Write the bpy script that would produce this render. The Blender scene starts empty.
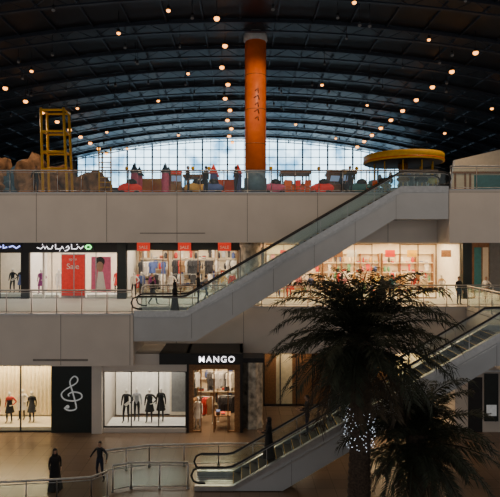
import bpy, bmesh, math, random
from mathutils import Vector, Matrix
random.seed(7)
R=random.random
def U(a,b): return a+(b-a)*R()
# survey of the facade: D = distance of the atrium edge from the viewer, CZ = eye height
D=26.74; CZ=10.5
def ex(u,y=0): return (u-240)*(D+y)/500
def ez(v,y=0): return CZ-(v-240)*(D+y)/500
L1=6.5; L2=13.17
# ------------------------------------------------------------------ materials
def mat(name,c,rough=.6,metal=0,em=0,emc=None,var=.12,scale=5):
    m=bpy.data.materials.new(name); m.use_nodes=True; n=m.node_tree; b=n.nodes['Principled BSDF']
    b.inputs['Roughness'].default_value=rough; b.inputs['Metallic'].default_value=metal
    t=n.nodes.new('ShaderNodeTexNoise'); t.inputs['Scale'].default_value=scale; t.inputs['Detail'].default_value=3
    co=n.nodes.new('ShaderNodeTexCoord'); n.links.new(co.outputs['Object'],t.inputs['Vector'])
    r=n.nodes.new('ShaderNodeValToRGB'); r.color_ramp.elements[0].position=.3; r.color_ramp.elements[1].position=.7
    r.color_ramp.elements[0].color=(*[max(0,x*(1-var)) for x in c],1)
    r.color_ramp.elements[1].color=(*[min(1,x*(1+var)) for x in c],1)
    n.links.new(t.outputs['Fac'],r.inputs['Fac']); n.links.new(r.outputs['Color'],b.inputs['Base Color'])
    if em>0:
        b.inputs['Emission Color'].default_value=(*(emc or c),1); b.inputs['Emission Strength'].default_value=em
    return m
def glassmat(name,c=(.85,.95,.95),f=.06):
    m=bpy.data.materials.new(name); m.use_nodes=True; n=m.node_tree; n.nodes.clear()
    o=n.nodes.new('ShaderNodeOutputMaterial'); mx=n.nodes.new('ShaderNodeMixShader')
    t=n.nodes.new('ShaderNodeBsdfTransparent'); g=n.nodes.new('ShaderNodeBsdfGlossy')
    t.inputs[0].default_value=(*c,1); g.inputs['Roughness'].default_value=.05; g.inputs[0].default_value=(.8,.9,.9,1)
    lw=n.nodes.new('ShaderNodeLayerWeight'); lw.inputs[0].default_value=.25
    ma=n.nodes.new('ShaderNodeMath'); ma.operation='MULTIPLY_ADD'; ma.inputs[1].default_value=.4; ma.inputs[2].default_value=f
    n.links.new(lw.outputs['Fresnel'],ma.inputs[0]); n.links.new(ma.outputs[0],mx.inputs[0])
    n.links.new(t.outputs[0],mx.inputs[1]); n.links.new(g.outputs[0],mx.inputs[2]); n.links.new(mx.outputs[0],o.inputs[0])
    return m
def tilemat():
    m=mat('floor_tile',(.2,.13,.085),.26)
    n=m.node_tree; b=n.nodes['Principled BSDF']
    br=n.nodes.new('ShaderNodeTexBrick'); br.inputs['Scale'].default_value=1.0
    br.inputs['Color1'].default_value=(.145,.10,.07,1); br.inputs['Color2'].default_value=(.165,.115,.08,1)
    br.inputs['Mortar'].default_value=(.09,.065,.045,1); br.inputs['Mortar Size'].default_value=.01
    br.offset=0; br.inputs['Brick Width'].default_value=.8; br.inputs['Row Height'].default_value=.8
    co=n.nodes.new('ShaderNodeTexCoord'); n.links.new(co.outputs['Object'],br.inputs['Vector'])
    n.links.new(br.outputs['Color'],b.inputs['Base Color'])
    return m
M={}
def mk(k,*a,**kw): M[k]=mat(k,*a,**kw)
mk('fascia',(.66,.60,.54),.6,var=.05,scale=.7)
mk('fascia_seam',(.2,.18,.16),.7)
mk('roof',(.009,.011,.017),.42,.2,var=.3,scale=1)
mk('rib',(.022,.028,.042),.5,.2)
mk('steel',(.5,.5,.5),.35,.85)
mk('truss_clad',(.50,.51,.52),.42,.25,var=.06,scale=.8)
mk('dark_metal',(.03,.03,.035),.4,.5)
mk('rubber',(.015,.015,.017),.5)
mk('step',(.04,.04,.045),.6,.3)
mk('yellow',(.95,.50,.02),.5)
mk('yellow_dim',(.5,.3,.04),.5)
mk('orange',(1,.17,.015),.42,var=.12,scale=3)
mk('colbase',(.16,.22,.28),.4)
mk('capital',(.5,.5,.5),.5)
mk('white',(.85,.82,.77),.6,var=.05)
mk('warmwhite',(.84,.73,.56),.6,var=.06)
mk('black',(.012,.012,.014),.5)
mk('darkgreen',(.010,.018,.018),.4)
mk('red',(.8,.03,.015),.5,em=.25,emc=(.8,.03,.02))
mk('redsign',(.6,.03,.015),.5,em=.5,emc=(.9,.05,.02))
mk('wood',(.28,.13,.05),.45,var=.3,scale=12)
mk('curtain',(.9,.76,.5),.8,var=.08)
mk('rock',(.26,.14,.07),.9,var=.6,scale=2)
mk('skin',(.45,.27,.18),.6)
mk('hair',(.015,.012,.01),.6)
mk('abaya',(.008,.008,.010),.8)
mk('shirt_dark',(.015,.017,.022),.8)
mk('jeans',(.02,.026,.05),.8)
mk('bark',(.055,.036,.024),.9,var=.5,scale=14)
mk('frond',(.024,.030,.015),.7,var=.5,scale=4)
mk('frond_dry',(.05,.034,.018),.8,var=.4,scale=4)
mk('lamp',(1,.5,.15),.5,em=5.5,emc=(1,.36,.07))
mk('lampwhite',(1,.9,.8),.5,em=14,emc=(1,.9,.72))
mk('fairy',(.9,.95,1),.5,em=1.3,emc=(.75,.85,1))
mk('neon_white',(1,1,1),.5,em=2.5,emc=(1,.95,1))
mk('neon_green',(.2,1,.2),.5,em=3,emc=(.2,1,.25))
mk('neon_blue',(.3,.3,1),.5,em=3,emc=(.35,.4,1))
mk('logo',(.75,.78,.78),.5,em=.15)
mk('teal',(.05,.22,.24),.5)
mk('pink',(.8,.15,.3),.6)
mk('mann_white',(.75,.7,.64),.5)
mk('silver',(.55,.5,.42),.35,.6,var=.6,scale=3)
mk('grey',(.2,.2,.2),.7)
mk('screen',(.2,.4,.9),.4,em=.3,emc=(.5,.6,.8))
mk('purple',(.25,.03,.2),.7)
mk('rockblue',(.05,.12,.2),.6)
GL=glassmat('glass'); GLW=glassmat('shop_glass',(.97,.98,.97),.02)
TILE=tilemat()
COLS=[]
for i,c in enumerate([(.6,.05,.04),(.8,.75,.7),(.05,.05,.06),(.8,.45,.1),(.1,.15,.4),(.75,.3,.35),(.15,.35,.2),(.35,.2,.1),(.8,.7,.2),(.4,.4,.42),(.2,.5,.6),(.9,.85,.8)]):
    COLS.append(mat('fabric_%d'%i,c,.8))
PALE=[COLS[1],COLS[11],COLS[4],COLS[1],COLS[5],COLS[3],COLS[8],COLS[0],mat('fabric_cream',(.9,.75,.5),.8),mat('fabric_beige',(.6,.4,.2),.8),COLS[7],COLS[6],COLS[0],COLS[2]]
def winmat():
    m=bpy.data.materials.new('daylit_glazing'); m.use_nodes=True; n=m.node_tree; b=n.nodes['Principled BSDF']
    t=n.nodes.new('ShaderNodeTexNoise'); t.inputs['Scale'].default_value=.4; t.inputs['Detail'].default_value=7
    co=n.nodes.new('ShaderNodeTexCoord'); n.links.new(co.outputs['Object'],t.inputs['Vector'])
    r=n.nodes.new('ShaderNodeValToRGB'); e=r.color_ramp.elements
    e[0].position=.36; e[0].color=(.12,.3,.48,1); e[1].position=.54; e[1].color=(.58,.83,1,1)
    n.links.new(t.outputs['Fac'],r.inputs['Fac']); n.links.new(r.outputs['Color'],b.inputs['Emission Color'])
    b.inputs['Emission Strength'].default_value=4.6; b.inputs['Base Color'].default_value=(.3,.4,.5,1)
    return m
M['daylight']=winmat()
# ------------------------------------------------------------------ mesh builder
class B:
    def __init__(s): s.v=[];s.f=[];s.m=[];s.s=[];s.mats=[]
    def mi(s,m):
        if isinstance(m,str): m=M[m]
        if m not in s.mats: s.mats.append(m)
        return s.mats.index(m)
    def add(s,vs,fs,m,sm=False):
        o=len(s.v); k=s.mi(m); s.v+= [tuple(p) for p in vs]
        for f in fs: s.f.append(tuple(i+o for i in f)); s.m.append(k); s.s.append(sm)
    def box(s,x0,x1,y0,y1,z0,z1,m):
        s.add([(x0,y0,z0),(x1,y0,z0),(x1,y1,z0),(x0,y1,z0),(x0,y0,z1),(x1,y0,z1),(x1,y1,z1),(x0,y1,z1)],
              [(0,3,2,1),(4,5,6,7),(0,1,5,4),(1,2,6,5),(2,3,7,6),(3,0,4,7)],m)
    def prism(s,poly,y0,y1,m):
        n=len(poly); vs=[(x,y0,z) for x,z in poly]+[(x,y1,z) for x,z in poly]
        fs=[tuple(range(n)),tuple(range(2*n-1,n-1,-1))]+[(i,i+n,(i+1)%n+n,(i+1)%n) for i in range(n)]
        s.add(vs,fs,m)
    def tube(s,pts,r,m,n=8,cap=True):
        pts=[Vector(p) for p in pts]; rr=r if isinstance(r,(list,tuple)) else [r]*len(pts)
        vs=[];fs=[];up=None
        for i,p in enumerate(pts):
            t=(pts[min(i+1,len(pts)-1)]-pts[max(i-1,0)]).normalized()
            if up is None: up=Vector((0,0,1)) if abs(t.z)<.9 else Vector((0,1,0))
            a=t.cross(up)
            if a.length<1e-3: a=t.cross(Vector((1,0,0)))
            a.normalize(); b=a.cross(t).normalized(); up=b
            for k in range(n):
                th=2*math.pi*k/n; vs.append(p+(a*math.cos(th)+b*math.sin(th))*rr[i])
        for i in range(len(pts)-1):
            for k in range(n): fs.append((i*n+k,i*n+(k+1)%n,(i+1)*n+(k+1)%n,(i+1)*n+k))
        if cap: fs+=[tuple(range(n-1,-1,-1)),tuple(range((len(pts)-1)*n,len(pts)*n))]
        s.add(vs,fs,m,True)
    def lathe(s,prof,c,m,n=20,sx=1,sy=1):
        vs=[];fs=[]
        for r,z in prof:
            for k in range(n):
                a=2*math.pi*k/n; vs.append((c[0]+r*sx*math.cos(a),c[1]+r*sy*math.sin(a),c[2]+z))
        for i in range(len(prof)-1):
            for k in range(n): fs.append((i*n+k,i*n+(k+1)%n,(i+1)*n+(k+1)%n,(i+1)*n+k))
        fs+=[tuple(range(n-1,-1,-1)),tuple(range((len(prof)-1)*n,len(prof)*n))]
        s.add(vs,fs,m,True)
    def ell(s,c,r,m,nu=12,nv=8,cut=None):
        prof=[]; vs=[];fs=[]
        for i in range(nv+1):
            a=-math.pi/2+math.pi*i/nv
            for k in range(nu):
                b=2*math.pi*k/nu
                vs.append((c[0]+r[0]*math.cos(a)*math.cos(b),c[1]+r[1]*math.cos(a)*math.sin(b),c[2]+r[2]*math.sin(a)))
        for i in range(nv):
            for k in range(nu):
                f=(i*nu+k,i*nu+(k+1)%nu,(i+1)*nu+(k+1)%nu,(i+1)*nu+k)
                if cut:
                    q=[sum(vs[j][t] for j in f)/4 for t in range(3)]
                    if cut(q): continue
                fs.append(f)
        s.add(vs,fs,m,True)
    def mesh(s,name):
        me=bpy.data.meshes.new(name); me.from_pydata(s.v,[],s.f)
        for m in s.mats: me.materials.append(m)
        me.polygons.foreach_set('material_index',s.m); me.polygons.foreach_set('use_smooth',s.s); me.update()
        return me
    def build(s,name,parent=None,loc=(0,0,0),rz=0,sc=1):
        return place(s.mesh(name),name,loc,rz,sc,parent)
def place(me,name,loc=(0,0,0),rz=0,sc=1,parent=None):
    o=bpy.data.objects.new(name,me); bpy.context.scene.collection.objects.link(o)
    o.location=loc; o.rotation_euler=(0,0,rz); o.scale=(sc,sc,sc)
    if parent: o.parent=parent
    return o
# ------------------------------------------------------------------ building shell
b=B(); b.box(-24,24,-30,14,-.3,0,TILE)
b.build('floor')
b=B()
b.box(-24,-5.72,0,3,3.75,L1,'fascia'); b.box(-24,24,3,13,3.75,L1,'fascia')
for x in (-13,-9.6,-5.9): b.box(x,x+.03,-.006,0,3.8,L1,'fascia_seam')
b.box(ex(33),ex(88),-.012,0,ez(361),ez(359),'fascia_seam')
for x in range(-4,24,4): b.box(x+.2,x+.23,2.994,3,3.8,L1,'fascia_seam')
b.box(ex(140,3),ex(206,3),2.988,3,ez(350,3),ez(348,3),'fascia_seam')
b.box(-24,-5.72,-.03,.15,L1,L1+.06,'steel'); b.box(-5.72,24,2.97,3.15,L1,L1+.06,'steel')
b.build('floor_middle_gallery')
b=B()
b.box(-26,26,1.7,34,10.35,L2,'fascia'); b.box(11.2,26,0,1.7,10.35,L2,'fascia')
for x in range(-16,11,4): b.box(x+.4,x+.43,1.694,1.7,10.4,L2,'fascia_seam')
b.box(ex(140,1.7),ex(205,1.7),1.688,1.7,ez(233.5,1.7),ez(232.7,1.7),'fascia_seam')
b.box(-26,11.2,1.67,1.85,L2,L2+.06,'steel'); b.box(11.2,26,-.03,.15,L2,L2+.06,'steel')
b.box(-26,11.2,1.695,1.7,L2-.12,L2-.09,'fascia_seam'); b.box(11.2,26,-.005,0,L2-.12,L2-.09,'fascia_seam')
b.build('floor_upper_gallery')
def rz(x): return 22.6-.006*x*x
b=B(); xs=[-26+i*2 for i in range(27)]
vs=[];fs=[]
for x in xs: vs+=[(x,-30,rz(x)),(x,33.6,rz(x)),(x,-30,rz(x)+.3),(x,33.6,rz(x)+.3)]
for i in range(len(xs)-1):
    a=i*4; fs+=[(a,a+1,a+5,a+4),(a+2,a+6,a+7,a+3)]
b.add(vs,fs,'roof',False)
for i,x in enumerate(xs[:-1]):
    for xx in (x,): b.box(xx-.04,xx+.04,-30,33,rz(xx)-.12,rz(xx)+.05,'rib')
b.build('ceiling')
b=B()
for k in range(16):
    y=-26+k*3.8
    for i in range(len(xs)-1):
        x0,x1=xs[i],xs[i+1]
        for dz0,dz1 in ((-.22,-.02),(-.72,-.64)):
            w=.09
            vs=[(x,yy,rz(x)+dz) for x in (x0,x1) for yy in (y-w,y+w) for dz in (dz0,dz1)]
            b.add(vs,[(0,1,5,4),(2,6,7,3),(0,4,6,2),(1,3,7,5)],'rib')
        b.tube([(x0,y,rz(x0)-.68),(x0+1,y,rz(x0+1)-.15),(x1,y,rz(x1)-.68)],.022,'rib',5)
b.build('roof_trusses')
b=B()
b.box(-26,26,33.2,33.5,L2,16.8,'grey')
for s in (-1,1):
    b.prism([(s*19.5,16.8),(s*26,16.8),(s*26,rz(26)),(s*19.5,rz(19.5))],33.2,33.5,'grey')
b.build('wall_back')
b=B(); n=39
vs=[];fs=[]
for i in range(n+1):
    x=-19.5+39*i/n; vs+=[(x,33.3,16.8),(x,33.3,rz(x))]
for i in range(n): fs.append((2*i,2*i+2,2*i+3,2*i+1))
b.add(vs,fs,'daylight')
for i in range(n+1):
    x=-19.5+39*i/n; w=.035 if i%3 else .09
    b.box(x-w,x+w,33.05,33.25,16.8,rz(x),'dark_metal')
for z in (18.6,19.5,20.4,21.3):
    b.box(-19.5,19.5,33.05,33.2,z-.04,z+.04,'dark_metal')
b.build('window_1')
b=B(); b.box(-26.3,-26,0,34,L2,rz(26)+.2,'grey'); b.build('wall_left')
b=B(); b.box(26,26.3,0,34,L2,rz(26)+.2,'grey'); b.build('wall_right')
# ------------------------------------------------------------------ spot lamps
b=B()
def can(x,y,lit,dz=.9,r=.1):
    z=rz(x)-dz
    if lit: r*=1.45+max(0,y)*.02
    b.tube([(x,y,rz(x)),(x,y,z)],.015,'dark_metal',4)
    b.lathe([(.05,.0),(r*.8,-.05),(r*.9,-.22),(r*.8,-.22)],(x,y,z),'dark_metal',10)
    b.ell((x,y,z-.24),(r,r,r*.8),'lamp' if lit else 'grey',10,6)
for k in range(10):
    can(-1.15+.3*(k%2),-2+k*3.5,True)
for k in range(12): can(12.6,-6+k*3.0,True)
for k in range(12): can(-14.9,-4+k*3.0,True)
for k in range(7): can(-12.4+.6*(k%2),3+k*4.2,k%2==0,r=.07)
for k in range(8): can(5.2+.5*(k%2),-4+k*4,k%3==0,r=.07)
for k in range(8): can(-6.3,-5+k*4.2,k%3==1,r=.07)
for k in range(8): can(9.8,-5+k*4.2,k%3==1,r=.06)
for k in range(6): can(-3.4,-3+k*4.5,k==0 or k==2,r=.07)
for k in range(8): can(17.5,0+k*4,k%2==0,r=.07)
for k in range(60): can(U(-18,18),U(-4,28),False,r=.09,dz=U(.7,1.2))
b.build('ceiling_spotlights')
# ------------------------------------------------------------------ columns
b=B(); cx=ex(255.5,2.6)
b.lathe([(.66,0),(.66,.9),(.6,1.0),(.6,1.35)],(cx,2.6,L2),'colbase',32)
b.lathe([(.62,0),(.62,8.05)],(cx,2.6,L2+1.35),'orange',32)
b.lathe([(.62,0),(.7,.1),(.7,.4),(.66,.45),(.66,rz(0)-L2-8.9)],(cx,2.6,L2+8.9),'capital',32)
for z in (2.9,4.9,6.9): b.lathe([(.635,0),(.635,.03)],(cx,2.6,L2+z),'wood',32)
for i,(z,w) in enumerate(((5.9,.1),(5.5,.16),(5.1,.1),(4.7,.14),(4.3,.1))):
    b.tube([(cx+.05-w,1.97,L2+z),(cx+.12,1.95,L2+z+.14),(cx+.05+w,1.97,L2+z-.1)],.025,'dark_metal',5)
b.build('column')
b=B(); b.lathe([(.7,0),(.7,.2),(.62,.25),(.62,3.5),(.7,3.6),(.7,3.85)],(ex(251,4.2),4.2,L1),'silver',24); b.build('column')
b=B()
c=(ex(252,1.6),1.6,0)
vs=[];fs=[];n=36
for i,z in enumerate((0,.3,1.5,3.0,3.74)):
    for k in range(n):
        a=2*math.pi*k/n; r=.58+.05*math.sin(a*9)+(.04 if z<.2 else 0); vs.append((c[0]+r*math.cos(a),c[1]+r*math.sin(a),z))
for i in range(4):
    for k in range(n): fs.append((i*n+k,i*n+(k+1)%n,(i+1)*n+(k+1)%n,(i+1)*n+k))
b.add(vs,fs,'silver',True); b.box(c[0]-.64,c[0]+.64,c[1]-.64,c[1]+.64,3.7,3.95,'dark_metal'); b.build('column')
# ------------------------------------------------------------------ railings
def railing(name,pts,z,h=1.25,step=1.35):
    b=B()
    for (x0,y0),(x1,y1) in zip(pts[:-1],pts[1:]):
        Ls=math.hypot(x1-x0,y1-y0); n=max(1,round(Ls/step))
        dx,dy=(x1-x0)/Ls,(y1-y0)/Ls
        for i in range(n+1):
            px,py=x0+(x1-x0)*i/n,y0+(y1-y0)*i/n
            b.tube([(px,py,z),(px,py,z+h)],.03,'steel',6)
            b.lathe([(.07,0),(.07,.04)],(px,py,z),'steel',8)
            if i<n:
                qx,qy=x0+(x1-x0)*(i+1)/n,y0+(y1-y0)*(i+1)/n
                a=(px+dx*.07,py+dy*.07);c=(qx-dx*.07,qy-dy*.07)
                nx,ny=-dy*.006,dx*.006
                vs=[(a[0]-nx,a[1]-ny,z+.12),(c[0]-nx,c[1]-ny,z+.12),(c[0]-nx,c[1]-ny,z+h-.14),(a[0]-nx,a[1]-ny,z+h-.14)]
                b.add(vs,[(0,1,2,3)],GL)
    b.tube([(x,y,z+h) for x,y in pts],.045,'steel',8)
    b.tube([(x,y,z+h-.12) for x,y in pts],.018,'steel',6)
    b.tube([(x,y,z+.1) for x,y in pts],.018,'steel',6)
    return b.build(name)
railing('railing',[(-22,.12),(-5.8,.12)],L1+.05)
railing('railing',[(-5.6,1.75),(-5.6,3.1),(22,3.1)],L1+.05)
railing('railing',[(-24,1.82),(11.3,1.82)],L2+.05)
railing('railing',[(11.3,.12),(24,.12)],L2+.05)
# ------------------------------------------------------------------ escalators
def escalator(name,xl,zl,xh,zh,y0,y1,ll,rl,th,ground=False,panelm='truss_clad'):
    b=B(); sl=(zh-zl)/(xh-xl)
    P=[(xl-ll,zl),(xl,zl),(xh,zh),(xh+rl,zh)]
    if ground:
        poly=[(xl,zl+.01),(xh,zh),(xh+rl,zh),(xh+rl,zh-th),(xh-.35,zh-th),(xl+th/sl-.1,zl+.01)]
    else:
        poly=P+[(xh+rl,zh-th),(xh-.35,zh-th),(xl+.5,zl-th*.92),(xl-ll,zl-th*.92)]
    b.prism(poly,y0+.02,y1-.02,panelm)
    for ya in (y0,y1-.16):
        sk=[(x,z+.22) for x,z in P]; bt=[(x,z-.12 if not (ground and z<=zl) else z+.01) for x,z in P][::-1]
        b.prism(sk+bt,ya,ya+.16,'steel')
        yg=ya+.08
        gl=[(P[0][0]+.15,P[0][1]+.22),(P[1][0],P[1][1]+.22),(P[2][0],P[2][1]+.22),(P[3][0]-.15,P[3][1]+.22),
            (P[3][0]-.15,P[3][1]+.93),(P[2][0]-.1,P[2][1]+.93),(P[1][0]-.1,P[1][1]+.93),(P[0][0]+.15,P[0][1]+.93)]
        b.add([(x,yg,z) for x,z in gl],[tuple(range(8))],GL)
        xa=P[0][0]+.2; xb=P[3][0]-.2
        path=[(xa+.25,zl+.3),(xa,zl+.3),(xa-.25,zl+.4),(xa-.34,zl+.62),(xa-.25,zl+.86),(xa,zl+.97),(xl-.3,zl+.97),(xl,zl+1.02),(xl+.35,zl+1.0+.35*sl)]
        path+=[(xh-.5,zh+1.0-.5*sl),(xh-.1,zh+.97),(xh+.3,zh+.99),(xb,zh+.97),(xb+.25,zh+.86),(xb+.34,zh+.62),(xb+.25,zh+.4),(xb,zh+.3),(xb-.25,zh+.3)]
        b.tube([(x,yg,z) for x,z in path],.045,'rubber',8)
        b.tube([(x,yg,z-.06) for x,z in path[5:14]],.022,'steel',5)
        nj=int((xh-xl)/1.4)
        for i in range(1,nj):
            x=xl+(xh-xl)*i/nj; z=zl+(x-xl)*sl
            b.box(x-.012,x+.012,yg-.012,yg+.012,z+.2,z+.94,'steel')
    n=int((xh-xl)/.36)
    for i in range(n):
        x=xl+(xh-xl)*i/n; z=zl+(zh-zl)*(i+1)/n
        b.box(x,x+(xh-xl)/n+.02,y0+.18,y1-.18,z-.28,z,'step')
        b.box(x-.005,x+.02,y0+.18,y1-.18,z-.01,z+.006,'yellow_dim')
    for xa,xb,z in ((xl-ll,xl,zl),(xh,xh+rl,zh)):
        b.box(xa,xb,y0+.18,y1-.18,z+.005,z+.03,'steel')
        for i in range(6): b.box(xa,xb,y0+.22+i*.18,y0+.24+i*.18,z+.03,z+.035,'dark_metal')
    nj=5
    for i in range(0,nj+1):
        x=xl+.3+(xh-xl-.6)*i/nj; z=zl+(x-xl)*sl
        if ground and z-th<0: continue
        b.add([(x,y0+.015,z-.1),(x+.02,y0+.015,z-.1),(x+.02,y0+.015,z-th+.1),(x,y0+.015,z-th+.1)],[(0,1,2,3)],'grey')
    b.prism([(xl+1.2,zl+1.2*sl-.16),(xh-.3,zh-.3*sl-.16),(xh-.3,zh-.3*sl-.24),(xl+1.2,zl+1.2*sl-.24)],y0+.0,y0+.02,'steel')
    return b.build(name)
escalator('escalator',-2.9,L1,8.65,L2,0.02,1.6,2.8,2.52,1.55)
escalator('escalator',-.3,0.02,11.0,L1,-5.9,-4.4,1.6,2.4,1.25,ground=True)
b=B(); b.box(13.42,24,-6.6,-.02,3.8,L1,'fascia'); b.box(13.42,24,-.02,2.98,3.8,L1,'fascia')
b.box(13.40,13.42,-6.6,2.98,L1-.15,L1-.12,'fascia_seam')
b.build('side_walkway')
railing('railing',[(13.5,-4.2),(13.5,2.9)],L1+.02)
# ------------------------------------------------------------------ figures
JP=dict(pelvis=(0,0,.96),waist=(0,0,1.1),chest=(0,-.005,1.28),upch=(0,.005,1.41),neck=(0,.005,1.5),skull=(0,-.005,1.6),
 shL=(.17,.005,1.41),elL=(.235,.03,1.13),wrL=(.25,-.05,.88),paL=(.25,-.07,.81),
 shR=(-.17,.005,1.41),elR=(-.235,.03,1.13),wrR=(-.25,-.05,.88),paR=(-.25,-.07,.81),
 hiL=(.09,0,.9),knL=(.1,-.015,.5),anL=(.105,.02,.09),toL=(.12,-.15,.035),
 hiR=(-.09,0,.9),knR=(-.1,-.015,.5),anR=(-.105,.02,.09),toR=(-.12,-.15,.035))
RAD=dict(pelvis=(.15,.11),waist=(.125,.095),chest=(.155,.11),upch=(.12,.09),neck=(.055,.055),skull=(.055,.06),
 sh=(.062,.062),el=(.045,.045),wr=(.028,.028),pa=(.036,.02),hi=(.092,.095),kn=(.058,.06),an=(.038,.042),to=(.036,.03))
BON=[('pelvis','waist','top'),('waist','chest','top'),('chest','upch','top'),('upch','neck','top'),('neck','skull','skin')]
for s in 'LR': BON+=[('upch','sh'+s,'top'),('sh'+s,'el'+s,'top'),('el'+s,'wr'+s,'top'),('wr'+s,'pa'+s,'skin'),
   ('pelvis','hi'+s,'leg'),('hi'+s,'kn'+s,'leg'),('kn'+s,'an'+s,'leg'),('an'+s,'to'+s,'shoe')]
POSES={
 'stand':{},
 'walk':dict(knL=(.1,-.16,.52),anL=(.1,-.22,.11),toL=(.11,-.38,.05),knR=(-.1,.02,.5),anR=(-.1,.26,.14),toR=(-.11,.12,.035),
    elL=(.24,.13,1.16),wrL=(.25,.12,.9),paL=(.25,.1,.83),elR=(-.24,-.08,1.16),wrR=(-.24,-.25,.98),paR=(-.24,-.31,.94)),
 'armsout':dict(knL=(.17,-.06,.52),anL=(.22,.02,.09),toL=(.26,-.14,.035),knR=(-.16,.0,.5),anR=(-.2,.12,.1),toR=(-.24,-.04,.035),
    elL=(.38,.0,1.24),wrL=(.44,-.12,1.02),paL=(.45,-.16,.96),elR=(-.38,.02,1.18),wrR=(-.48,-.05,.98),paR=(-.5,-.07,.92)),
 'hip':dict(elL=(.36,.06,1.16),wrL=(.2,-.1,1.02),paL=(.14,-.12,1.0),knR=(-.13,-.08,.5),anR=(-.14,-.03,.09),toR=(-.18,-.19,.035)),
 'rail':dict(elL=(.22,-.1,1.15),wrL=(.19,-.34,1.16),paL=(.17,-.41,1.18),elR=(-.24,.02,1.13),wrR=(-.2,-.2,1.08),paR=(-.16,-.26,1.06)),
}
SK={}
def skinmesh(pose):
    if pose in SK: return SK[pose]
    J={k:Vector(v) for k,v in JP.items()}; J.update({k:Vector(v) for k,v in POSES[pose].items()})
    names=list(J); vs=[J[k] for k in names]; es=[(names.index(a),names.index(c)) for a,c,_ in BON]
    rad=[RAD.get(k,RAD.get(k[:2])) for k in names]; roots=[0]; segs=[(J[a],J[c],l) for a,c,l in BON]
    for s,sg in (('L',1),('R',-1)):
        w,p=J['wr'+s],J['pa'+s]; d=(p-w).normalized()
        side=d.cross(Vector((sg,0,0)))
        if side.length<.1: side=Vector((0,1,0))
        side.normalize(); nrm=side.cross(d).normalized()
        for i,(o,l) in enumerate(((-.027,.062),(-.009,.075),(.009,.07),(.027,.055))):
            q0=p+side*o-d*.005; q1=p+side*o*1.15+d*(.03+l*.4); q2=q1+d*l*.45+nrm*l*.18*(-sg); q3=q2+d*l*.25+nrm*l*.3*(-sg)
            k=len(vs); vs+=[q0,q1,q2,q3]; rad+=[(.010,.010),(.009,.009),(.008,.008),(.006,.006)]; es+=[(k,k+1),(k+1,k+2),(k+2,k+3)]; roots.append(k)
            segs.append((q0,q3,'skin'))
        t0=w+d*.03-side*.015; t1=t0-side*.035+d*.03; t2=t1-side*.01+d*.03
        k=len(vs); vs+=[t0,t1,t2]; rad+=[(.012,.012),(.010,.010),(.007,.007)]; es+=[(k,k+1),(k+1,k+2)]; roots.append(k); segs.append((t0,t2,'skin'))
    me=bpy.data.meshes.new('sk'); me.from_pydata([tuple(v) for v in vs],es,[])
    o=bpy.data.objects.new('sk',me); bpy.context.scene.collection.objects.link(o)
    o.modifiers.new('s','SKIN'); ss=o.modifiers.new('u','SUBSURF'); ss.levels=1; ss.render_levels=1
    for i,r in enumerate(rad):
        me.skin_vertices[0].data[i].radius=r; me.skin_vertices[0].data[i].use_root=(i in roots)
    dg=bpy.context.evaluated_depsgraph_get(); dg.update()
    e=bpy.data.meshes.new_from_object(o.evaluated_get(dg))
    V=[tuple(v.co) for v in e.vertices]; F=[]
    for p in e.polygons:
        c=p.center; best=None
        for a,q,l in segs:
            ab=q-a; t=max(0,min(1,(c-a).dot(ab)/max(ab.length_squared,1e-9))); dd=(c-(a+ab*t)).length
            if best is None or dd<best[0]: best=(dd,l)
        F.append((tuple(p.vertices),best[1]))
    bpy.data.objects.remove(o); SK[pose]=(V,F,J); return SK[pose]
FM={}
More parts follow.
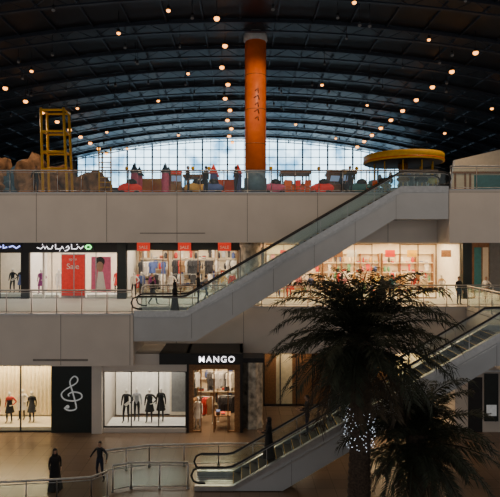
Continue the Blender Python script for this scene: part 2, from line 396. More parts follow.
def figure(pose,top='shirt_dark',leg='jeans',skin='skin',hair='hair',robe=None,dress=None,shoe='black',headless=False):
    key=(pose,str(top),str(leg),skin,hair,robe,str(dress),headless)
    if key in FM: return FM[key]
    V,F,J=skinmesh(pose); b=B()
    mm=dict(top=robe or top,leg=robe or leg,skin=skin,shoe=shoe)
    for l in ('top','leg','skin','shoe'):
        b.add(V if l=='top' else [],[],mm[l])
    for f,l in F: b.f.append(f); b.m.append(b.mi(mm[l])); b.s.append(True)
    if not headless:
        hc=(0,-.015,1.635)
        b.ell(hc,(.074,.094,.112),skin,14,10)
        b.ell((0,-.112,1.625),(.012,.02,.022),skin,8,6)
        for s in (-1,1):
            b.ell((s*.03,-.098,1.645),(.012,.008,.007),'hair',6,4)
            b.ell((s*.076,-.01,1.63),(.012,.02,.03),skin,6,5)
        b.ell((0,-.1,1.585),(.024,.008,.006),'pink',6,4)
        if hair and not robe:
            b.ell((0,.0,1.655),(.084,.098,.108),hair,14,10,cut=lambda q:q[1]<-.045 and q[2]<1.69 or q[2]<1.58)
    if robe:
        vs=[];fs=[];n=28
        prof=[(1.49,.06,.06),(1.45,.13,.09),(1.41,.19,.115),(1.3,.2,.14),(1.1,.18,.135),(.92,.2,.155),(.6,.23,.19),(.3,.27,.23),(.04,.31,.27)]
        for i,(z,rx,ry) in enumerate(prof):
            for k in range(n):
                a=2*math.pi*k/n; w=1+.06*math.sin(a*7+i*.3)*max(0,(1.2-z))
                vs.append((rx*w*math.cos(a),ry*w*math.sin(a),z))
        for i in range(len(prof)-1):
            for k in range(n): fs.append((i*n+k,i*n+(k+1)%n,(i+1)*n+(k+1)%n,(i+1)*n+k))
        b.add(vs,fs,robe,True)
        b.ell((0,.005,1.63),(.1,.118,.14),robe,16,12,cut=lambda q:q[1]<-.055 and abs(q[0])<.058 and 1.56<q[2]<1.71)
        b.ell((0,.01,1.49),(.13,.11,.1),robe,14,8)
    if dress:
        vs=[];fs=[];n=24
        prof=[(1.3,.165,.13),(1.12,.135,.11),(.95,.175,.14),(.75,.21,.18),(.58,.24,.21)]
        for i,(z,rx,ry) in enumerate(prof):
            for k in range(n):
                a=2*math.pi*k/n; w=1+.08*math.sin(a*6)*max(0,(1.1-z)); vs.append((rx*w*math.cos(a),ry*w*math.sin(a),z))
        for i in range(len(prof)-1):
            for k in range(n): fs.append((i*n+k,i*n+(k+1)%n,(i+1)*n+(k+1)%n,(i+1)*n+k))
        b.add(vs,fs,dress,True)
    FM[key]=b.mesh('figure'); return FM[key]
def rad(d): return math.radians(d)
place(figure('walk',robe='abaya'),'woman_in_abaya',(-7.77,-5.74,0),rad(25),.99)
place(figure('armsout'),'man',(-6.13,-4.87,0),rad(-20),.97)
place(figure('walk'),'man',(ex(153,3.9),3.9,L1),rad(80),1)
place(figure('rail',robe='abaya'),'woman_in_abaya',(ex(175,.8),.8,L1+.04),rad(90),.95)
place(figure('rail'),'man',(-2.3,.8,L1+.43),rad(95),1.02)
place(figure('stand'),'man',(ex(459,4.1),4.1,L1),rad(20),1)
place(figure('hip',top='white',leg='grey'),'woman',(ex(486,5.2),5.2,L1),rad(-40),.95)
place(figure('rail',robe='abaya'),'woman_in_abaya',(1.25,-5.15,1.1),rad(-90),1)
place(figure('rail'),'man',(2.9,-5.15,2.06),rad(-90),1)
place(figure('walk',top='grey'),'man',(ex(206,5.5),5.5,L1),rad(120),1)
place(figure('walk',robe='abaya'),'woman_in_abaya',(ex(382,6.2),6.2,L1),rad(160),.95)
place(figure('stand',top='teal'),'man',(ex(392,6.0),6.0,L1),rad(150),1)
place(figure('stand',top='purple'),'woman',(ex(152,8.6),8.6,L1),rad(30),.95)
# ------------------------------------------------------------------ shop kit
def garment(b,x,y,z,w,h,m,t=.05,ang=0):
    pl=[(-.5*w,0),(-.22*w,.12*h*.6),(.22*w,.12*h*.6),(.5*w,0),(.62*w,-.35*h),(.45*w,-.38*h),(.4*w,-.2*h),(.46*w,-h),(-.46*w,-h),(-.4*w,-.2*h),(-.45*w,-.38*h),(-.62*w,-.35*h)]
    c,s=math.cos(ang),math.sin(ang)
    n=len(pl); vs=[]
    for yy in (-t/2,t/2):
        for px,pz in pl: vs.append((x+px*c-yy*s,y+px*s+yy*c,z+pz))
    fs=[tuple(range(n)),tuple(range(2*n-1,n-1,-1))]+[(i,i+n,(i+1)%n+n,(i+1)%n) for i in range(n)]
    b.add(vs,fs,m)
def rack(x0,x1,y,z,h=1.5,cols=None,name='clothes_rack'):
    b=B(); cols=cols or COLS
    b.tube([(x0,y,z+h),(x1,y,z+h)],.02,'steel',6)
    for x in (x0,x1):
        b.tube([(x,y,z),(x,y,z+h)],.02,'steel',6); b.tube([(x,y-.25,z+.03),(x,y+.25,z+.03)],.02,'steel',6)
    x=x0+.15; m=random.choice(cols)
    while x<x1-.1:
        if R()<.35: m=random.choice(cols)
        if R()<.12: x+=U(.3,.7); continue
        garment(b,x,y,z+h-.1,U(.38,.46),U(.7,1.05),m,.06,rad(U(35,70)))
        b.tube([(x,y,z+h-.06),(x,y,z+h+.02)],.008,'steel',4)
        x+=U(.09,.16)
    return b.build(name)
def shelf(x0,x1,y,z,h,rows,cols=None,name='display_shelf',fr='warmwhite'):
    b=B(); cols=cols or COLS
    b.box(x0,x1,y+.36,y+.4,z,z+h,fr)
    nb=max(1,round((x1-x0)/1.5))
    for i in range(nb+1):
        x=x0+(x1-x0-.05)*i/nb; b.box(x,x+.05,y,y+.36,z,z+h,'wood')
    for r in range(rows+1):
        zz=z+.1+(h-.15)*r/rows; b.box(x0+.05,x1-.05,y,y+.36,zz,zz+.04,fr)
        if r==rows: break
        x=x0+.1; rh=(h-.15)/rows
        while x<x1-.25:
            w=U(.12,.32); m=random.choice(cols)
            if R()<.4: garment(b,x+w/2+.02,y+.15,zz+rh*.85,w,rh*.7,m)
            elif R()<.5:
                for q in range(int(U(2,5))): b.box(x,x+w,y+.04,y+.3,zz+.04+q*.06,zz+.09+q*.06,random.choice(cols))
            else: b.lathe([(w*.3,0),(w*.45,rh*.2),(w*.4,rh*.45),(w*.15,rh*.6)],(x+w/2,y+.18,zz+.04),m,8)
            x+=w+U(.03,.2)
    return b.build(name)
def table(x,y,z,w=1.2,cols=None):
    b=B(); b.box(x-w/2,x+w/2,y-.35,y+.35,z+.72,z+.77,'wood')
    for sx in (-1,1):
        for sy in (-1,1): b.tube([(x+sx*(w/2-.06),y+sy*.28,z),(x+sx*(w/2-.06),y+sy*.28,z+.72)],.03,'wood',6)
    k=x-w/2+.1
    while k<x+w/2-.25:
        for q in range(int(U(2,5))): b.box(k,k+.22,y-.25,y+.1,z+.77+q*.05,z+.815+q*.05,random.choice(cols or COLS))
        k+=.28
    return b.build('display_table')
def area(name,x,y,z,sx,sy,p,c=(1,.85,.66),rot=(0,0,0)):
    l=bpy.data.lights.new(name,'AREA'); l.shape='RECTANGLE'; l.size=sx; l.size_y=sy; l.energy=p; l.color=c
    o=bpy.data.objects.new(name,l); bpy.context.scene.collection.objects.link(o); o.location=(x,y,z); o.rotation_euler=rot; return o
def panes(b,x0,x1,y,z0,z1,n,fr='steel',w=.03):
    b.add([(x0,y,z0),(x1,y,z0),(x1,y,z1),(x0,y,z1)],[(0,1,2,3)],GLW)
    for i in range(n+1):
        x=x0+(x1-x0)*i/n; b.box(x-w,x+w,y-.04,y+.04,z0,z1,fr)
    b.box(x0,x1,y-.04,y+.04,z0,z0+.08,fr); b.box(x0,x1,y-.04,y+.04,z1-.06,z1,fr)
def strokes(b,pls,x,y,z,s,m,r=.03):
    for pl in pls: b.tube([(x+p[0]*s,y,z+p[1]*s) for p in pl],r,m,6)
def textobj(name,txt,x,y,z,size,m,parent,ext=.02,sp=1.0):
    c=bpy.data.curves.new(name,'FONT'); c.body=txt; c.size=size; c.extrude=ext; c.align_x='CENTER'; c.offset=.002; c.space_character=sp
    c.materials.append(M[m]); o=bpy.data.objects.new(name,c); bpy.context.scene.collection.objects.link(o)
    o.location=(x,y,z); o.rotation_euler=(math.pi/2,0,0); o.parent=parent; return o
# -------------------- middle gallery shops (front plane y=7.5)
Y=7.5; ZT=10.34
e=lambda u:ex(u,Y)
b=B()
b.box(-24,24,11.7,12,L1,ZT,'warmwhite')
for u in (22,122,240,462): b.box(e(u)-.12,e(u)+.12,Y+.12,11.7,L1,ZT,'white')
b.build('wall_middle_shops')
b=B()
b.box(-24,e(127),Y-.25,Y+.1,ez(252,Y),ZT,'black')
b.box(e(127),e(240),Y-.15,Y+.1,ez(250,Y),ZT,'darkgreen')
b.box(e(240),24,Y-.15,Y+.1,ez(244,Y),ZT,'warmwhite')
b.box(e(118),e(127),Y-.3,Y+.1,L1,ZT,'darkgreen'); b.box(e(22),e(30),Y-.2,Y+.1,L1,ez(252,Y),'black')
b.box(e(43),e(45),Y-.1,Y+.1,L1,ez(252,Y),'white')
b.box(e(240),e(264),Y-.2,Y+.1,L1,ZT,'grey')
b.box(e(461),e(470),Y-.3,Y+.1,L1,ZT,'darkgreen'); b.box(e(470),e(487),Y-.3,Y+.1,L1,ZT,'wood'); b.box(e(487),24,Y-.4,Y+.1,L1,ZT,'grey')
b.box(e(472),e(479),Y-.33,Y-.3,L1+.2,L1+3.5,'teal'); b.box(e(480.5),e(486),Y-.33,Y-.3,L1+.2,L1+3.5,'warmwhite')
panes(b,-24,e(22),Y,L1,ez(252,Y),6,'black'); panes(b,e(30),e(118),Y,L1,ez(252,Y),4)
panes(b,e(127),e(143),Y,L1,ez(250,Y),1); panes(b,e(163),e(198),Y,L1,ez(250,Y),2,'wood'); panes(b,e(218),e(238),Y,L1,ez(250,Y),1,'wood')
panes(b,e(266),e(372),Y,L1,ez(244,Y),6,'wood',.02); panes(b,e(400),e(436),Y,L1,ez(244,Y),2,'wood')
b.build('storefront_middle_gallery')
b=B(); zc=ez(247,Y)
b.box(e(32),e(95),Y-.31,Y-.25,ez(251,Y),ez(242,Y),'dark_metal')
scr=[[(0,0),(.3,-.1),(.5,.1),(.6,-.1),(.75,.1),(.85,-.1),(1.1,-.1),(1.2,.15)],[(1.4,.25),(1.4,-.1),(1.8,-.1),(1.9,.1),(2.0,-.1)],[(2.2,.0),(2.35,.12),(2.45,-.05),(2.3,-.2),(2.1,-.25)],[(2.6,.25),(2.62,-.1),(3.0,-.1),(3.1,.1),(3.3,-.1),(3.5,.1)],[(.4,.22),(.44,.24)],[(1.7,-.24),(1.74,-.26)],[(3.0,.22),(3.05,.24)]]
strokes(b,scr,e(39),Y-.35,zc-.03,.9,'neon_white',.028)
strokes(b,[[(0,0),(.1,.12),(.3,.12),(.4,0),(.3,-.12),(.1,-.12),(0,0)]],e(87),Y-.36,zc,1,'neon_green',.05)
b.build('shop_sign')
b=B(); b.box(-17.4,e(23),Y-.31,Y-.25,ez(250,Y),ez(243,Y),'dark_metal')
strokes(b,[[(0,0),(.3,.1),(.5,-.1),(.8,.1),(1.0,0)],[(1.2,.2),(1.2,-.1),(1.5,0)],[(1.7,0),(2.0,.1),(2.3,-.1),(2.6,.1)]],-17.0,Y-.36,zc,.8,'neon_blue',.045)
b.build('shop_sign')
def hang(u0,u1,v0,v1,y,name='sale_banner',m='redsign',txt='SALE'):
    b=B(); b.box(ex(u0,y),ex(u1,y),y-.02,y+.02,ez(v1,y),ez(v0,y),m)
    for u in (u0+2,u1-2): b.tube([(ex(u,y),y,ez(v0,y)-.02),(ex(u,y),y,min(ZT,ez(v0,y)+.15))],.008,'steel',4)
    o=b.build(name)
    textobj('lettering',txt,ex((u0+u1)/2,y),y-.03,ez(v1,y)+.16,.28,'white',o)
for u0,u1 in ((137,150),(178,191),(218,231)): hang(u0,u1,242,251,Y-.35)
b=B(); b.box(e(60),e(83),Y+.3,Y+.36,L1+.15,ez(255,Y),'red'); b.box(e(60)-.05,e(83)+.05,Y+.36,Y+.4,L1,ez(254,Y),'steel')
o=b.build('sale_poster')
textobj('lettering','Sale',e(71.5),Y+.28,L1+2.0,.55,'white',o); textobj('lettering_small','up to',e(71.5),Y+.28,L1+2.6,.25,'white',o)
b=B(); b.box(e(89),e(109),Y+.5,Y+.55,L1+.4,ez(257,Y),'pink'); b.ell((e(98),Y+.48,L1+2.2),(.25,.03,.4),'skin'); b.ell((e(98),Y+.49,L1+2.5),(.33,.03,.35),'hair'); b.prism([(e(94),L1+.5),(e(104),L1+.5),(e(101),L1+1.8),(e(96),L1+1.8)],Y+.46,Y+.5,'white')
b.build('fashion_poster')
def mann(x,y,z,pose='stand',top='shirt_dark',leg='black',dress=None,rz=0,skin='mann_white',sc=1.0,headless=False):
    return place(figure(pose,top=top,leg=leg,skin=skin,hair=None,dress=dress,headless=headless),'mannequin',(x,y,z),rz,sc)
b=B(); b.box(-24,e(22)-.2,Y+.4,Y+1.6,L1,L1+.25,'white'); b.box(e(30),e(57),Y+.4,Y+1.6,L1,L1+.2,'white'); b.box(e(84),e(116),Y+.6,Y+1.6,L1,L1+.2,'white'); b.build('display_plinth')
mann(e(36),Y+.9,L1+.2,'hip',dress='purple',top='purple',leg='purple'); mann(e(52),Y+1.3,L1+.2,'stand',top='white',leg='white',dress=COLS[11])
mann(e(113),Y+1.2,L1+.2,'hip',dress=COLS[0],top=COLS[0]); mann(e(6),Y+1,L1+.25,'hip'); mann(e(14),Y+1.1,L1+.25,'stand',dress=COLS[4])
mann(e(131),Y+1,L1,'hip',top=COLS[1]); mann(e(138),Y+1.2,L1,'stand',top=COLS[4]); mann(e(170),Y+.7,L1,'hip',top=COLS[11],dress=COLS[11]); mann(e(222),Y+1,L1,'hip',top=COLS[3],leg=COLS[1]); mann(e(232),Y+1.1,L1,'stand',top=COLS[0])
dark=[COLS[i] for i in (0,1,2,4,9,11,7,2,2)]
rack(e(129),e(160),Y+2.4,L1,1.5,dark); rack(e(129),e(160),Y+3.3,L1,2.4,dark)
rack(e(166),e(198),Y+2.4,L1,1.5,dark); rack(e(166),e(236),Y+3.3,L1,2.5,dark); rack(e(206),e(236),Y+2.6,L1,1.5,dark)
table(e(182),Y+1.5,L1,1.6,dark)
shelf(e(128),e(160),11.28,L1,3.4,4,dark); shelf(e(165),e(236),11.28,L1,3.4,4,dark)
shelf(e(268),e(330),11.28,L1,3.0,4,PALE); shelf(e(332),e(395),11.28,L1,3.0,4,PALE); shelf(e(398),e(455),11.28,L1,3.0,4,PALE)
for u in (272,298,322,345,408): table(e(u),Y+1.6,L1,1.3,PALE)
for u0,u1 in ((268,292),(300,326),(336,366),(402,430)): rack(e(u0),e(u1),Y+2.8,L1,1.6,PALE)
for i,u in enumerate((279,290,312,334,347,358,384,418,428,445)): mann(e(u),Y+.65,L1,'hip' if i%2 else 'stand',top=PALE[i%12],leg=PALE[(i*5+2)%12],dress=PALE[(i*3)%12] if i%3==0 else None,sc=.9)
b=B()
for i,u in enumerate((285,305,338,352,390,412,446)):
    z=ez(250,Y+1.5); b.box(ex(u,Y+1.5)-.35,ex(u,Y+1.5)+.35,Y+1.48,Y+1.5,z-.5,z,['redsign','yellow','wood','white'][i%4])
    b.tube([(ex(u,Y+1.5),Y+1.49,z),(ex(u,Y+1.5),Y+1.49,ZT)],.01,'steel',4)
b.build('hanging_banners')
b=B()
for u in range(-6,460,14):
    if any(abs(u-q)<5 for q in (22,122,240)): continue
    for yy in (Y+.8,Y+2.4):
        b.lathe([(.11,0),(.11,.05)],(e(u),yy,ZT-.06),'lampwhite',10)
        b.lathe([(.14,0),(.14,.03)],(e(u),yy,ZT-.03),'steel',10)
b.build('shop_downlights')
area('shop_light',e(70),Y+2,ZT-.1,6,2.5,290,(1,.9,.8)); area('shop_light',e(0),Y+2,ZT-.1,3,2.5,95,(1,.93,.85))
area('shop_light',e(181),Y+2,ZT-.1,7,2.5,320,(1,.82,.58)); area('shop_light',e(320),Y+2,ZT-.1,7,2.5,620,(1,.70,.36)); area('shop_light',e(418),Y+2,ZT-.1,5,2.5,480,(1,.72,.38))
area('gallery_light',-8,4.5,ZT-.1,12,1,110,(1,.8,.6)); area('gallery_light',8,5,ZT-.1,14,1,140,(1,.75,.5))
# -------------------- ground shops (front plane y=0.6)
Y=.6; g=lambda u:ex(u,Y)
b=B()
b.box(-24,g(240),5.2,5.5,0,3.75,'warmwhite')
b.box(g(52),g(93),Y-.1,5.2,0,3.75,'darkgreen'); b.box(g(93),g(103),Y-.25,5.2,0,3.75,'fascia')
b.box(g(186),g(189),Y-.1,5.2,0,4.35,'black'); b.box(g(240),g(243),Y-.1,5.2,0,4.35,'black')
b.box(g(262),24,5.2,5.5,0,3.75,'grey')
b.build('wall_ground_shops')
b=B()
panes(b,-24,g(52),Y,0,3.74,8,'black'); 
b.box(g(103),g(187),Y-.15,Y+.1,3.35,3.74,'fascia'); b.box(g(103),g(187),Y-.1,Y+.1,0,.25,'fascia'); panes(b,g(104),g(186),Y,.25,3.35,3,'dark_metal')
b.box(-5.71,g(160),Y-.15,3,3.75,4.3,'fascia')
b.box(g(160),g(243),Y-.25,3,3.75,4.35,'black')
b.box(g(188),g(193),Y-.05,Y+.1,0,3.75,'wood'); b.box(g(235),g(240),Y-.05,Y+.1,0,3.75,'wood'); b.box(g(193),g(235),Y-.05,Y+.1,3.45,3.75,'wood'); b.box(g(213.3),g(214.7),Y-.02,Y+.02,0,3.45,'wood')
panes(b,g(193),g(201),Y,0,3.45,1,'wood'); panes(b,g(228),g(235),Y,0,3.45,1,'wood')
b.build('storefront_ground')
b=B(); b.box(g(193),g(240),Y-.31,Y-.25,3.85,4.27,'black'); o=b.build('shop_sign')
textobj('lettering','MANGO',g(217),Y-.33,3.9,.46,'neon_white',o,.02,1.25)
b=B(); cl=[(-.12,-.75),(-.2,-.85),(-.08,-.98),(.08,-.92),(.1,-.7),(.0,.1),(-.06,.6),(.05,.88),(.14,.75),(.1,.5),(-.15,.2),(-.28,-.08),(-.2,-.38),(.05,-.46),(.24,-.3),(.22,-.06),(.04,.03),(-.1,-.1),(-.06,-.25)]
pts=[]
for i in range(len(cl)-1):
    p0=cl[max(i-1,0)];p1=cl[i];p2=cl[i+1];p3=cl[min(i+2,len(cl)-1)]
    for t in (0,.33,.66):
        pts.append(tuple(.5*(2*p1[k]+(p2[k]-p0[k])*t+(2*p0[k]-5*p1[k]+4*p2[k]-p3[k])*t*t+(3*p1[k]-p0[k]-3*p2[k]+p3[k])*t**3) for k in (0,1)))
b.tube([(g(73)+p[0]*2.1,Y-.13,2.2+p[1]*1.0) for p in pts],.04,'logo',6); b.ell((g(73)-.25,Y-.13,1.42),(.1,.04,.1),'logo')
b.build('treble_clef_logo')
def curtain(name,x0,x1,y,z0,z1,m,amp=.07,per=.24):
    b=B(); n=int((x1-x0)/.04); vs=[];fs=[]
    for i in range(n+1):
        x=x0+(x1-x0)*i/n; yy=y+amp*math.sin(x/per*2*math.pi)+.03*math.sin(x*3.1)
        vs+=[(x,yy,z0),(x,yy*1.0+.01,(z0+z1)/2),(x,yy,z1)]
    for i in range(n): fs+=[(3*i,3*i+3,3*i+4,3*i+1),(3*i+1,3*i+4,3*i+5,3*i+2)]
    b.add(vs,fs,m,True); b.tube([(x0,y,z1+.03),(x1,y,z1+.03)],.03,'steel',6); return b.build(name)
curtain('curtain',-15,g(51),2.4,.3,3.6,'curtain')
b=B(); b.box(-15,g(51),.75,2.9,0,.22,'warmwhite'); b.box(g(105),g(185),.8,2.2,0,.25,'white'); b.build('display_plinth')
mann(g(3),1.4,.22,'hip',top=COLS[0],leg='black',dress='black'); mann(g(25),1.5,.22,'stand',top='black',leg='black',dress=COLS[2]); mann(g(-12),1.5,.22,'stand',dress=COLS[5]); mann(g(12),1.9,.22,'hip',dress=COLS[1],top=COLS[1])
for i,u in enumerate((123,133,147,158)): mann(g(u),1.4+.2*(i%2),.25,('hip','stand')[i%2],top='black' if i!=1 else COLS[9],leg='black',dress='black' if i>1 else None,skin='mann_white',sc=1.08)
b=B(); b.box(g(108),g(120),2.4,2.45,.3,3.0,'white'); b.box(g(165),g(184),2.4,2.45,.3,3.1,'warmwhite'); b.box(g(167),g(182),2.38,2.4,.5,2.9,'grey'); b.build('display_panel')
curtain('curtain',g(104),g(186),3.2,.1,3.7,'white',.03,.5)
rack(g(191),g(211),2.0,0,1.5,[COLS[0],COLS[11],COLS[2],COLS[7]]); rack(g(217),g(237),2.2,0,1.5,[COLS[0],COLS[2],COLS[11]])
rack(g(190),g(238),3.6,0,2.5,[COLS[1],COLS[2],COLS[9],COLS[11]]); shelf(g(191),g(238),4.75,0,3.4,4,dark); table(g(222),1.3,0,.9,dark)
mann(g(197),1.2,0,'stand',top=COLS[11],leg=COLS[11],dress=COLS[11])
area('shop_light',g(15),1.7,3.7,6,1.2,330,(1,.78,.46)); area('shop_light',g(145),1.8,3.7,4,1.6,160,(1,.90,.74)); area('shop_light',g(214),2.4,3.7,2.4,2.5,320,(1,.72,.42))
b=B(); f=lambda u:min(11.7,ex(u,5.1))
for u0,u1,m in ((264,276,'wood'),(276,292,'curtain'),(292,330,'wood'),(332,370,'black'),(372,390,'wood'),(392,452,'warmwhite')):
    b.box(f(u0),f(u1),5.0,5.19,.1,3.3,m)
panes(b,f(264),11.7,4.9,0,3.4,10,'dark_metal'); b.box(f(264),11.7,4.85,5.0,3.4,3.74,'darkgreen')
b.build('storefront_recessed')
area('shop_light',9.6,4.0,3.6,3,.8,190,(1,.70,.36)); area('shop_light',f(285),4.2,3.6,3,.8,40,(1,.75,.5))
b=B(); b.box(g(455),13.38,Y,5.18,0,3.74,'fascia'); b.box(13.38,24,Y,5.18,0,3.74,'fascia'); b.box(g(468),g(482),Y-.05,Y,.0,3.0,'black'); b.box(g(484),g(498),Y-.05,Y,.6,3.2,'darkgreen'); b.box(g(486),g(496),Y-.07,Y-.05,.9,1.5,'logo')
b.box(g(455),24,Y-.08,Y,3.3,3.4,'steel'); b.build('wall_side_shops')
# ------------------------------------------------------------------ ground railings
railing('railing',[(-13,-7.6),(-9.5,-7.35),(-7.2,-7.1),(-5.9,-6.9),(-5.4,-6.4)],0,1.1)
railing('railing',[(-5.3,-5.9),(-4.6,-5.6),(-2.2,-5.6)],0,1.1)
railing('railing',[(-6.2,-4.2),(-4.2,-3.6),(-1,-3.4),(2.2,-3.4)],0,1.0)
# ------------------------------------------------------------------ palms
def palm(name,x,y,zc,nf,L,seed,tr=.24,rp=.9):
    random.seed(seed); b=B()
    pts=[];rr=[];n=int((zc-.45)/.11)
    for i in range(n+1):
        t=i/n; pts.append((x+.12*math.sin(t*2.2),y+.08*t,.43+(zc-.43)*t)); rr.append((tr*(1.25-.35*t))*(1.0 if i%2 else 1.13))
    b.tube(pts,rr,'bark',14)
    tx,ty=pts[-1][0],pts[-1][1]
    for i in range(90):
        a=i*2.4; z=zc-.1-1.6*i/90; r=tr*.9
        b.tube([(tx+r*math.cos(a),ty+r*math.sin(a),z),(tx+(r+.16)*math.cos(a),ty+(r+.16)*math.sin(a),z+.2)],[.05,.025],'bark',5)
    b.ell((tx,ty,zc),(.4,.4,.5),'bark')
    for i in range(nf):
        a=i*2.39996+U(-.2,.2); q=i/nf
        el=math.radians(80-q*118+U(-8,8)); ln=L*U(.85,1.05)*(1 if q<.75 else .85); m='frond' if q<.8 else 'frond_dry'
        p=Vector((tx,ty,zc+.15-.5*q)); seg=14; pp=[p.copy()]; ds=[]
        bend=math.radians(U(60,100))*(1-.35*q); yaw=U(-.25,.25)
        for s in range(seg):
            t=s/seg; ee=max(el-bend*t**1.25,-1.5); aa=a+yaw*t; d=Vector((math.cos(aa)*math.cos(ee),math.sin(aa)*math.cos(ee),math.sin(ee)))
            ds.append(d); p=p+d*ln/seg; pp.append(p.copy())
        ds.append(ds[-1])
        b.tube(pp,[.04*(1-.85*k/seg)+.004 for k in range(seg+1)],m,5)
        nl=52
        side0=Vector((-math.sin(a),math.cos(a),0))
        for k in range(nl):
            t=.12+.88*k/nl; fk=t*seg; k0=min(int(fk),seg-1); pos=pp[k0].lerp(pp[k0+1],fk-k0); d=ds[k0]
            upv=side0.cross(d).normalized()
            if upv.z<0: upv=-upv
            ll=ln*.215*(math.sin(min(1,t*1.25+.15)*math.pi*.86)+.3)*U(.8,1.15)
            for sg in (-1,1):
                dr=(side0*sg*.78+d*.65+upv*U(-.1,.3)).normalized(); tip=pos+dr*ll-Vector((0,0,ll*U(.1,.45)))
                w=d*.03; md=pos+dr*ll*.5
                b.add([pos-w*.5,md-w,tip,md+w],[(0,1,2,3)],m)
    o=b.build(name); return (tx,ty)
py=-9.9
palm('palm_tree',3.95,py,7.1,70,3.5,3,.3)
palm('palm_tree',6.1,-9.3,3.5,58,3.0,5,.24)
b=B(); random.seed(4)
path=[]
for i in range(150):
    t=i/150; a=i*2.39996+U(-.3,.3); r=.38+.08*math.sin(t*math.pi)+U(-.03,.07); p=(4.02+r*math.cos(a),py+r*math.sin(a),3.5+1.3*t+U(-.05,.05)); path.append(p)
    b.ell(p,(.014,.014,.014),'fairy',5,4)
for i in range(0,149): 
    if i%3==0: b.tube([path[i],path[i+1]],.003,'dark_metal',3)
b.build('fairy_lights')
b=B()
for (x,y,r) in ((3.95,py,.95),(6.1,-9.3,.6)):
    b.lathe([(r,0),(r+.1,.05),(r+.1,.5),(r-.05,.5),(r-.05,.42),(.05,.42)],(x,y,0),'fascia',28)
b.build('planter')
random.seed(11)
# ------------------------------------------------------------------ upper gallery attractions
def rock(name,x,y,z,sx,sy,sz,m):
    bm=bmesh.new(); bmesh.ops.create_icosphere(bm,subdivisions=4,radius=1)
    from mathutils import noise
    for v in bm.verts:
        n1=noise.noise(v.co*1.6+Vector((x,y,0))); n2=abs(noise.noise(v.co*4+Vector((x,0,y))))
        v.co*=1+.45*n1+.25*n2; v.co.x*=sx; v.co.y*=sy; v.co.z=max(v.co.z,-.02)*sz
    me=bpy.data.meshes.new(name); bm.to_mesh(me); bm.free(); me.materials.append(M[m]); return place(me,name,(x,y,z))
Y=6.5; h=lambda u,y=Y:ex(u,y)
rock('artificial_rock',h(5),8.5,L2,2.1,1.4,2.5,'rockblue'); rock('artificial_rock',h(34),8,L2,2.1,1.4,2.6,'rock'); rock('artificial_rock',h(-28),8,L2,2.3,1.5,2.6,'rock'); rock('artificial_rock',h(84),9,L2,1.4,1.2,2.1,'rock')
b=B()
x0,x1=h(53),h(78)
for x,xt in ((x0+.15,x0),(x1,x1-.25)):
    for yy in (Y-2.1,Y-1.1): b.box(x-.08,x+.08,yy,yy+.12,L2,L2+.1,'yellow'); b.tube([(x,yy+.06,L2),(xt,yy+.06,ez(110,Y-1.5))],.085,'yellow',8)
for v in (112,133,153,170):
    for yy in (Y-2.04,Y-1.04): b.tube([(x0+.02,yy,ez(v,Y-1.5)),(x1-.15,yy,ez(v,Y-1.5))],.075,'yellow',8)
for v in (112,133,153): 
    for x in (x0+.05,x1-.2): b.tube([(x,Y-2.04,ez(v,Y-1.5)),(x,Y-1.04,ez(v,Y-1.5))],.06,'yellow',6)
b.build('climbing_tower')
b=B(); xa,xb=ex(98,4),ex(110,4)
for x in (xa,xb): b.tube([(x,4.3,L2),(x+.08,3.9,ez(148,4))],.05,'yellow',6)
for i in range(9): z=L2+.3+i*.3; b.tube([(xa+.02,4.25-i*.04,z),(xb,4.25-i*.04,z)],.035,'yellow',6)
b.build('ladder')
b=B(); cx,cy=ex(404,6),6.2; r=2.55
b.lathe([(r,0),(r,.25),(r-.2,.3)],(cx,cy,L2),'wood',32)
b.lathe([(.3,.3),(.3,2.4)],(cx,cy,L2),'wood',16)
b.lathe([(r-.06,2.36),(r,2.38),(r,2.84),(r-.05,2.88),(r-.9,2.92),(.1,3.0)],(cx,cy,L2),'yellow',40)
b.lathe([(r+.02,2.44),(r+.02,2.5)],(cx,cy,L2),'orange',36)
b.lathe([(r-.15,2.33),(r-.1,2.355)],(cx,cy,L2),'dark_metal',36)
for i in range(10):
    a=i*math.pi/5; x,y=cx+1.9*math.cos(a),cy+1.9*math.sin(a)
    b.tube([(x,y,L2+.3),(x,y,L2+2.34)],.04,'yellow',6)
    b.ell((x,y,L2+1.1),(.42,.16,.2),random.choice(COLS)); b.ell((x+.38,y,L2+1.45),(.12,.09,.22),random.choice(COLS))
    for s in (-.25,.25): b.tube([(x+s,y,L2+1.0),(x+s*1.3,y,L2+.6)],.04,'white',5)
b.build('carousel')
def arcade(x,y,m):
    b=B()
    pr=[(-.45,0),(.35,0),(.35,1.95),(-.25,1.95),(-.3,1.6),(-.05,1.15),(-.45,.95)]
    vs=[(-.38,p[0],p[1]) for p in pr]+[(.38,p[0],p[1]) for p in pr]; n=len(pr)
    b.add(vs,[tuple(range(n)),tuple(range(2*n-1,n-1,-1))]+[(i,i+n,(i+1)%n+n,(i+1)%n) for i in range(n)],m)
    b.add([(-.32,-.29,1.55),(.32,-.29,1.55),(.32,-.09,1.2),(-.32,-.09,1.2)],[(0,1,2,3)],'screen')
    b.box(-.34,.34,-.3,-.27,1.65,1.9,random.choice(['wood','yellow_dim','pink','red']))
    b.tube([(-.1,-.3,1.0),(-.1,-.3,1.15)],.02,'steel',5); b.ell((-.1,-.3,1.17),(.03,.03,.03),'red',6,4)
    b.build('arcade_machine',loc=(x,y,L2),rz=U(-.4,.4))
for u in (176,334,346): arcade(ex(u,6.2),6.2+U(-.1,.3),random.choice(['black','wood','pink',COLS[7]]))
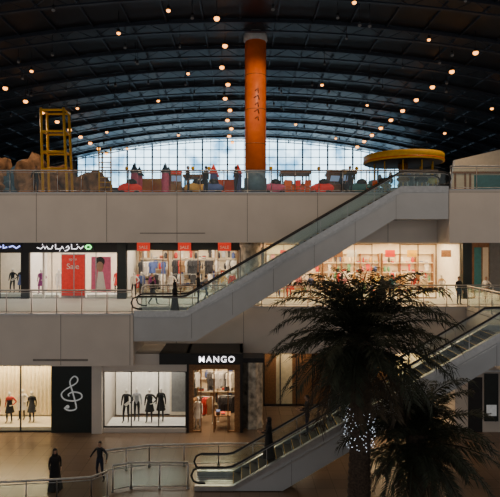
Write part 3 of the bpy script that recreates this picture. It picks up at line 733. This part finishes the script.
def castle(u,y,cols,s=1):
    b=B(); x=ex(u,y)
    b.box(x-1.1*s,x+1.1*s,y-.9,y+.9,L2,L2+.35,cols[0])
    for sx in (-1,1):
        for sy in (-1,1):
            X=x+sx*1.0*s; Y_=y+sy*.8
            b.lathe([(.24,0),(.26,.4),(.23,.8),(.26,1.2),(.23,1.7)],(X,Y_,L2),cols[1],14); b.lathe([(.32,0),(.2,.25),(.02,.65)],(X,Y_,L2+1.7),cols[2],14)
    b.box(x-.9*s,x+.9*s,y+.7,y+.9,L2+.35,L2+1.5,cols[3])
    for sx in (-1,1): b.box(x+sx*s-.08,x+sx*s+.08,y-.8,y+.8,L2+.35,L2+1.0,cols[3])
    b.build('bouncy_castle')
castle(152,6.5,('red','pink','rockblue','yellow_dim')); castle(226,7,('pink',COLS[4],'red','orange'),.8)
def ridecar(u,y,m):
    b=B(); x=ex(u,y)
    b.ell((0,0,.55),(.75,.42,.35),m,16,10); b.ell((.1,0,.85),(.35,.32,.3),'dark_metal',12,8)
    for sx in (-.45,.45):
        for sy in (-.36,.36): b.tube([(sx,sy-.06,.2),(sx,sy+.06,.2)],.2,'black',12)
    b.tube([(-.2,0,1.05),(-.2,0,1.75)],.02,'steel',5); b.ell((-.2,0,1.8),(.12,.12,.12),'yellow',8,6)
    b.build('ride_car',loc=(x,y,L2),rz=U(-.5,.5))
for u,m in ((130,'red'),(196,COLS[3]),(212,COLS[4]),(274,'pink'),(322,'red'),(360,'teal')): ridecar(u,4.4,m)
def kiosk(u0,u1,y,hh,m,m2):
    b=B(); x0,x1=ex(u0,y),ex(u1,y)
    b.box(x0,x1,y,y+.5,L2,L2+1.1,m); b.box(x0-.1,x1+.1,y-.1,y+.6,L2+1.1,L2+1.18,'wood')
    for x in (x0+.05,x1-.05): b.box(x-.05,x+.05,y+1.6,y+1.7,L2,L2+hh,'dark_metal'); b.box(x-.05,x+.05,y+.1,y+.2,L2+1.18,L2+hh,'dark_metal')
    b.box(x0-.1,x1+.1,y,y+1.8,L2+hh,L2+hh+.2,m2)
    k=x0+.2
    while k<x1-.2: b.lathe([(.07,0),(.09,.15),(.03,.25)],(k,y+.25,L2+1.18),random.choice(COLS),8); k+=.25
    b.build('food_kiosk')
kiosk(184,204,9.5,1.9,'wood','wood'); kiosk(282,310,7.5,1.9,'orange','wood'); kiosk(330,356,10,2.2,'rockblue','wood')
b=B(); b.prism([(ex(450,7),L2),(24,L2),(24,18.4),(ex(500,7),16.6),(ex(455,7),15.9)],7,7.3,'warmwhite'); b.box(ex(474,7),ex(560,7),6.95,7,L2+.3,L2+1.7,'teal')
b.box(ex(452,7),24,6.93,7,L2+1.8,L2+1.95,'wood')
for u in (455,465,470): b.box(ex(u,7)-.06,ex(u,7)+.06,6.95,7,L2,L2+1.8,'wood')
b.build('wall_food_hall')
def chair(x,y,rot,m):
    b=B(); b.box(-.22,.22,-.22,.22,.43,.47,m); b.box(-.22,.22,.19,.23,.6,.95,m)
    for s in (-.2,.2):
        b.tube([(s,-.2,0),(s,-.2,.43)],.018,'steel',5); b.tube([(s,.21,0),(s,.21,.9)],.018,'steel',5)
    b.build('cafe_chair',loc=(x,y,L2),rz=rot)
for u in (287,300,310,372): chair(ex(u,3.6),3.6,U(0,6),random.choice(['orange','red','yellow']))
for u,p in ((188,'hip'),(350,'stand'),(36,'walk'),(206,'stand'),(236,'hip')): place(figure(p,top='shirt_dark'),'man',(ex(u,3.1),3.1,L2),U(0,6),1)
# ------------------------------------------------------------------ lights
def spot(x,y,z,p,c=(1,.74,.5),r=.12,size=130,target=None):
    l=bpy.data.lights.new('fixture_or_added_spot','SPOT'); l.energy=p; l.color=c; l.shadow_soft_size=r; l.spot_size=rad(size); l.spot_blend=.6
    o=bpy.data.objects.new('fixture_or_added_spot',l); bpy.context.scene.collection.objects.link(o); o.location=(x,y,z)
    if target: o.rotation_euler=(Vector(target)-Vector((x,y,z))).to_track_quat('-Z','Y').to_euler()
for x,y in ((-1.1,-2),(-1.1,8.5),(12.6,-6),(12.6,3.6),(-14.9,-4),(-14.9,5.6),(5.2,-4),(-6.3,-5)): spot(x,y,rz(x)-1.4,650)
spot(2.5,-5,rz(2.5)-1.2,1300,(1,.8,.6),.12,50,(.8,2.6,17.5))  # added spot without a fixture, only to brighten the orange column
w=bpy.data.worlds.new('World'); bpy.context.scene.world=w; w.use_nodes=True
bg=w.node_tree.nodes['Background']; bg.inputs[0].default_value=(1,.97,.94,1); bg.inputs[1].default_value=.41
cd=bpy.data.cameras.new('camera'); cam=bpy.data.objects.new('camera',cd); bpy.context.scene.collection.objects.link(cam)
cam.location=(0,-D,CZ); cam.rotation_euler=(math.pi/2,0,0); cd.lens=36; cd.sensor_width=36; cd.shift_x=.02; cd.shift_y=-.017; cd.clip_end=300
bpy.context.scene.camera=cam
